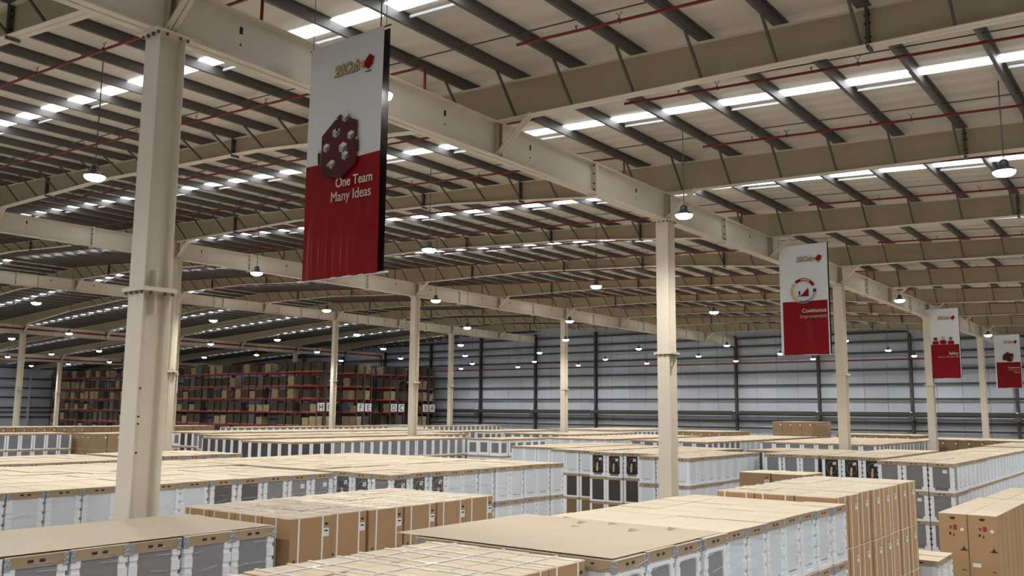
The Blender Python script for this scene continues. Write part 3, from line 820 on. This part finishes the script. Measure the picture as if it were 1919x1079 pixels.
for ri, (L_, Y) in enumerate(RK):
    nb = 22 if ri == 0 else (4 if ri in (2, 4, 6) else 3)
    r = thing('pallet_rack', f'red beamed pallet rack with the letter {L_} on its end sign', 'rack', (RX, Y, 0), 0, 'pallet racks')
    for q in range(nb + 1):
        child('upright', up_m, r, (-q * RB, 0, 0)); child('upright', up_m, r, (-q * RB, RD, 0)); child('frame_lacing', lace_m, r, (-q * RB, 0, 0))
    for q in range(nb):
        for z in LV[1:] if ri else LV:
            child('beam', beam_m, r, (-q * RB, 0, z)); child('beam', beam_m, r, (-q * RB, RD, z))
    b = MB(); b.box(.10, .13, -.50, .50, -.45, .45, 'paper'); s = child('end_sign', b.mesh('end_sign'), r, (0, .5, CAMZ + .32))
    text_q.append((s, L_))
    for q in range(nb):
        for li, z in enumerate(LV):
            if li == 0 and ri: continue
            for h in (0, 1):
                empty = rr.random() < (.16 if ri == 0 else .22)
                if empty or (ri in (1, 3, 5, 7) and q > 1): continue
                v = rr.choice((0, 0, 2, 3, 5, 5, 6, 1, 4, 7) if li < 3 else (0, 2, 1, 5, 3, 5, 6, 1, 4))
                t = obj('pallet_load', LM[v], None, (RX - q * RB - .72 - h * 1.26, Y + .53, z + .001)); t.scale = (1.1, 1, 1)
                tag(t, f'{LK[v]}, {"left" if h else "right"} half, {ORD[q]} bay from right, {ORD[5 - li]} shelf down, rack {L_}', 'pallet load', f'pallet loads on rack {L_}')

# ------------------------------------------------------------------ lettering
dg = None
def text(s, size, m, name, bold=0.0, align='LEFT', shear=0.0, ext=.0015, xs=1.0):
    c = bpy.data.curves.new(name, 'FONT'); c.body = s; c.size = size; c.align_x = align; c.extrude = ext; c.offset = bold * .35; c.shear = shear
    o = bpy.data.objects.new('tmp', c); COL.objects.link(o)
    bpy.context.view_layer.update()
    me = bpy.data.meshes.new_from_object(o.evaluated_get(bpy.context.evaluated_depsgraph_get()))
    bpy.data.objects.remove(o); bpy.data.curves.remove(c)
    me.name = name; me.materials.clear(); me.materials.append(MATS[m])
    if xs != 1:
        for v in me.vertices: v.co.x *= xs
    return me
for s, L_ in text_q:
    me = text(L_, .95, 'ink' if L_ in 'GFCA' else 'red_pipe', 'letter', .02, 'CENTER')
    o = child('letter', me, s, (.135, 0, -.33)); o.rotation_euler = (math.pi / 2, 0, math.pi / 2)

# ------------------------------------------------------------------ hanging banners
BW, BH = 1.72, 3.92
def banner(label, xl, Y, zt, design, wires, tilt=0.0, creases=False):
    t = thing('hanging_banner', label, 'banner', (xl, Y, zt), tilt, 'hanging banners')
    nx, nz = 40, 60
    def wave(x, z):
        a = .02 * math.sin(x * 3.1 + z * .4)
        if creases and z < -2.2: a += .012 * math.sin(x * 19 + math.sin(z * 1.3)) * min(1, (-2.2 - z) * 1.2)
        return a * min(1, max(0, -z) * .8)
    def cloth(y, mf, front):
        b = MB()
        for q in range(nz + 1):
            for p in range(nx + 1):
                x = BW * p / nx; z = -BH * q / nz; b.v.append((x, y + (wave(x, z) if front else 0), z))
        for q in range(nz):
            for p in range(nx):
                a = q * (nx + 1) + p; b.f.append((a, a + nx + 1, a + nx + 2, a + 1)); b.m.append(mf(p / nx, q / nz))
        return b
    m0 = .035 if design > 1 else 0
    red = lambda u, v: 'banner_red' if (v > .505 and m0 <= u < 1 - m0) else 'banner_white'
    obj('front_sheet', cloth(0, red, True).mesh('front_sheet', True), t)
    obj('back_sheet', cloth(.13, lambda u, v: 'banner_back', False).mesh('back_sheet', True), t)
    b = MB(); b.tube([(-.06, .04, .0), (BW + .10, .04, .0)], .014, 'dark_steel', 6); obj('top_rod', b, t)
    b = MB(); b.tube([(-.16, .03, -BH), (BW + .18, .03, -BH)], .018, 'white_trim', 8); obj('bottom_rod', b, t)
    for wx in (0.0, BW):
        b = MB(); b.tube([(wx, .04, 0), (wx, .04, wires)], .006, 'dark_steel', 5); obj('hanging_wire', b, t)
    F = -.03
    def put(nm, me, u, v, dy=0):
        o = child(nm, me, t, (u * BW, F + dy, -v * BH)); o.rotation_euler = (math.pi / 2, 0, 0); return o
    def flat(nm, polys, par=None):
        b = MB()
        for pts, m, y in polys: b.plate([(u * BW, -v * BH) for u, v in pts], F - y - .002, F - y, m)
        return obj(nm, b, par or t)
    # logo: outlined slanted letters with a red cube
    lo = flat('logo_cube', [([(.78, .126), (.83, .104), (.89, .120), (.875, .148), (.825, .168), (.765, .150)], 'banner_red', 0), ([(.78, .173), (.86, .173), (.86, .177), (.78, .177)], 'ink', 0)])
    put('logo_shadow', text('20Cube', .25, 'ink', 'logo_shadow', .035, 'LEFT', .25, xs=.86), .36, .157)
    put('logo_letters', text('20Cube', .25, 'print_tan', 'logo_letters', .012, 'LEFT', .25, xs=.86), .36, .157, -.004)
    if design == 1:
        P = [([(.22, .40), (.46, .325), (.70, .37), (.70, .545), (.48, .60), (.22, .56)], 'banner_deep', 0)]
        rr = random.Random(2)
        def cube(u, v, s):
            h = s * .44
            return [([(u - s, v - h * .5), (u, v - h), (u + s, v - h * .5), (u, v)], 'print_white', .003), ([(u - s, v - h * .5), (u, v), (u, v + h), (u - s, v + h * .5)], 'print_cube', .003),
                    ([(u, v), (u + s, v - h * .5), (u + s, v + h * .5), (u, v + h)], 'print_grey', .003)]
        for (u, v, s) in ((.54, .345, .045), (.42, .40, .05), (.29, .455, .045), (.62, .425, .045), (.52, .47, .055), (.55, .505, .045), (.37, .53, .045)): P += cube(u, v, s)
        for (u, v) in ((.42, .345), (.19, .47), (.70, .45), (.32, .535)):
            P += [([(u - .012, v - .012), (u + .012, v - .012), (u + .012, v), (u - .012, v)], 'print_tan', .004), ([(u - .02, v), (u + .02, v), (u + .028, v + .05), (u - .01, v + .05)], 'ink', .004)]
        flat('cube_picture', P)
        put('headline', text('One Team', .225, 'print_white', 'headline', .006, xs=.86), .43, .632)
        put('subline', text('Many Ideas', .235, 'print_white', 'subline', 0, xs=.88), .37, .69)
    if design == 2:
        P = []
        R0, R1, cu, cv = .205, .265, .49, .425
        def arc(a0, a1, m, r0=R0, r1=R1, y=0):
            n = 14; q = []
            for k in range(n + 1):
                a = math.radians(a0 + (a1 - a0) * k / n); q.append((cu + r1 * math.cos(a), cv - r1 * math.sin(a) * BW / BH))
            for k in range(n, -1, -1):
                a = math.radians(a0 + (a1 - a0) * k / n); q.append((cu + r0 * math.cos(a), cv - r0 * math.sin(a) * BW / BH))
            for k in range(n):
                P.append(([q[k], q[k + 1], q[2 * n - k], q[2 * n + 1 - k]], m, y))
        arc(25, 130, 'banner_red'); arc(55, 100, 'print_tan', .22, .25, .003); arc(140, 245, 'print_tan'); arc(250, 300, 'print_grey'); arc(302, 368, 'print_cube'); arc(352, 368, 'ink', y=.003)
        P.append(([(cu - .13, cv + .045), (cu + .12, cv + .045), (cu + .12, cv + .05), (cu - .13, cv + .05)], 'ink', 0))
        for k in range(6): P.append(([(cu - .05 + .026 * k, cv + .045 - .011 * (k + 1)), (cu - .024 + .026 * k, cv + .045 - .011 * (k + 1)), (cu - .024 + .026 * k, cv + .045), (cu - .05 + .026 * k, cv + .045)], 'banner_red', 0))
        P.append(([(cu - .10, cv), (cu - .06, cv), (cu - .07, cv + .04), (cu - .09, cv + .04)], 'ink', 0))
        flat('ring_diagram', P)
        put('headline', text('Continuous', .20, 'print_white', 'headline', .006, 'RIGHT', xs=.9), .95, .622)
        put('subline', text('Improvement', .19, 'print_pale', 'subline', 0, 'RIGHT', xs=.9), .95, .672)
    if design == 3:
        P = []
        for k, (u, c) in enumerate(((.27, 'banner_deep'), (.50, 'print_tan'), (.73, 'print_grey'))):
            dv = -.012 if k == 1 else 0
            P += [([(u - .05, .415 + dv), (u + .05, .415 + dv), (u + .05, .455 + dv), (u - .05, .455 + dv)], c, 0),
                  ([(u - .10, .475 + dv), (u - .04, .465 + dv), (u + .04, .465 + dv), (u + .10, .475 + dv), (u + .09, .515), (u - .09, .515)], 'banner_red', 0)]
        flat('three_figures', P)
        put('headline', text('Safety', .23, 'print_white', 'headline', .006, 'RIGHT', xs=.9), .94, .665)
        put('subline', text('comes with safe work', .14, 'print_pale', 'subline', 0, 'RIGHT', xs=.9), .97, .705)
    if design == 4:
        P = [([(.33, .38), (.42, .345), (.50, .325), (.60, .35), (.72, .355), (.73, .42), (.68, .49), (.58, .515), (.45, .49), (.35, .46), (.30, .43)], 'banner_deep', 0),
             ([(.29, .43), (.35, .42), (.38, .47), (.33, .49)], 'ink', .002), ([(.62, .42), (.72, .40), (.71, .46), (.64, .48)], 'print_grey', .002)]
        flat('cube_picture', P)
        put('headline', text('Teamwork', .19, 'print_white', 'headline', .006, 'RIGHT', xs=.9), .93, .635)
        put('subline', text('outperforms', .15, 'print_pale', 'subline', 0, 'RIGHT'), .93, .675)
        put('subline', text('Talent', .16, 'print_white', 'subline', .004, 'RIGHT'), .93, .72)
banner('nearest banner, white over red, reading One Team Many Ideas', -11.42, 9.44, CAMZ + 5.98, 1, 1.1, 0, True)
banner('white over red banner with a round arrow diagram, reading Continuous Improvement', -11.62, 31.3, CAMZ + 5.98, 2, 1.1)
banner('white over red banner with three figures, reading Safety', -12.0 + .05, 54.9, CAMZ + 5.98, 3, 1.1)
banner('farthest banner at the right edge with a dark red cube picture', -11.75, 75.4, CAMZ + 5.98, 4, 1.1)
print('objects', len(bpy.data.objects), cnt, len(PEND))
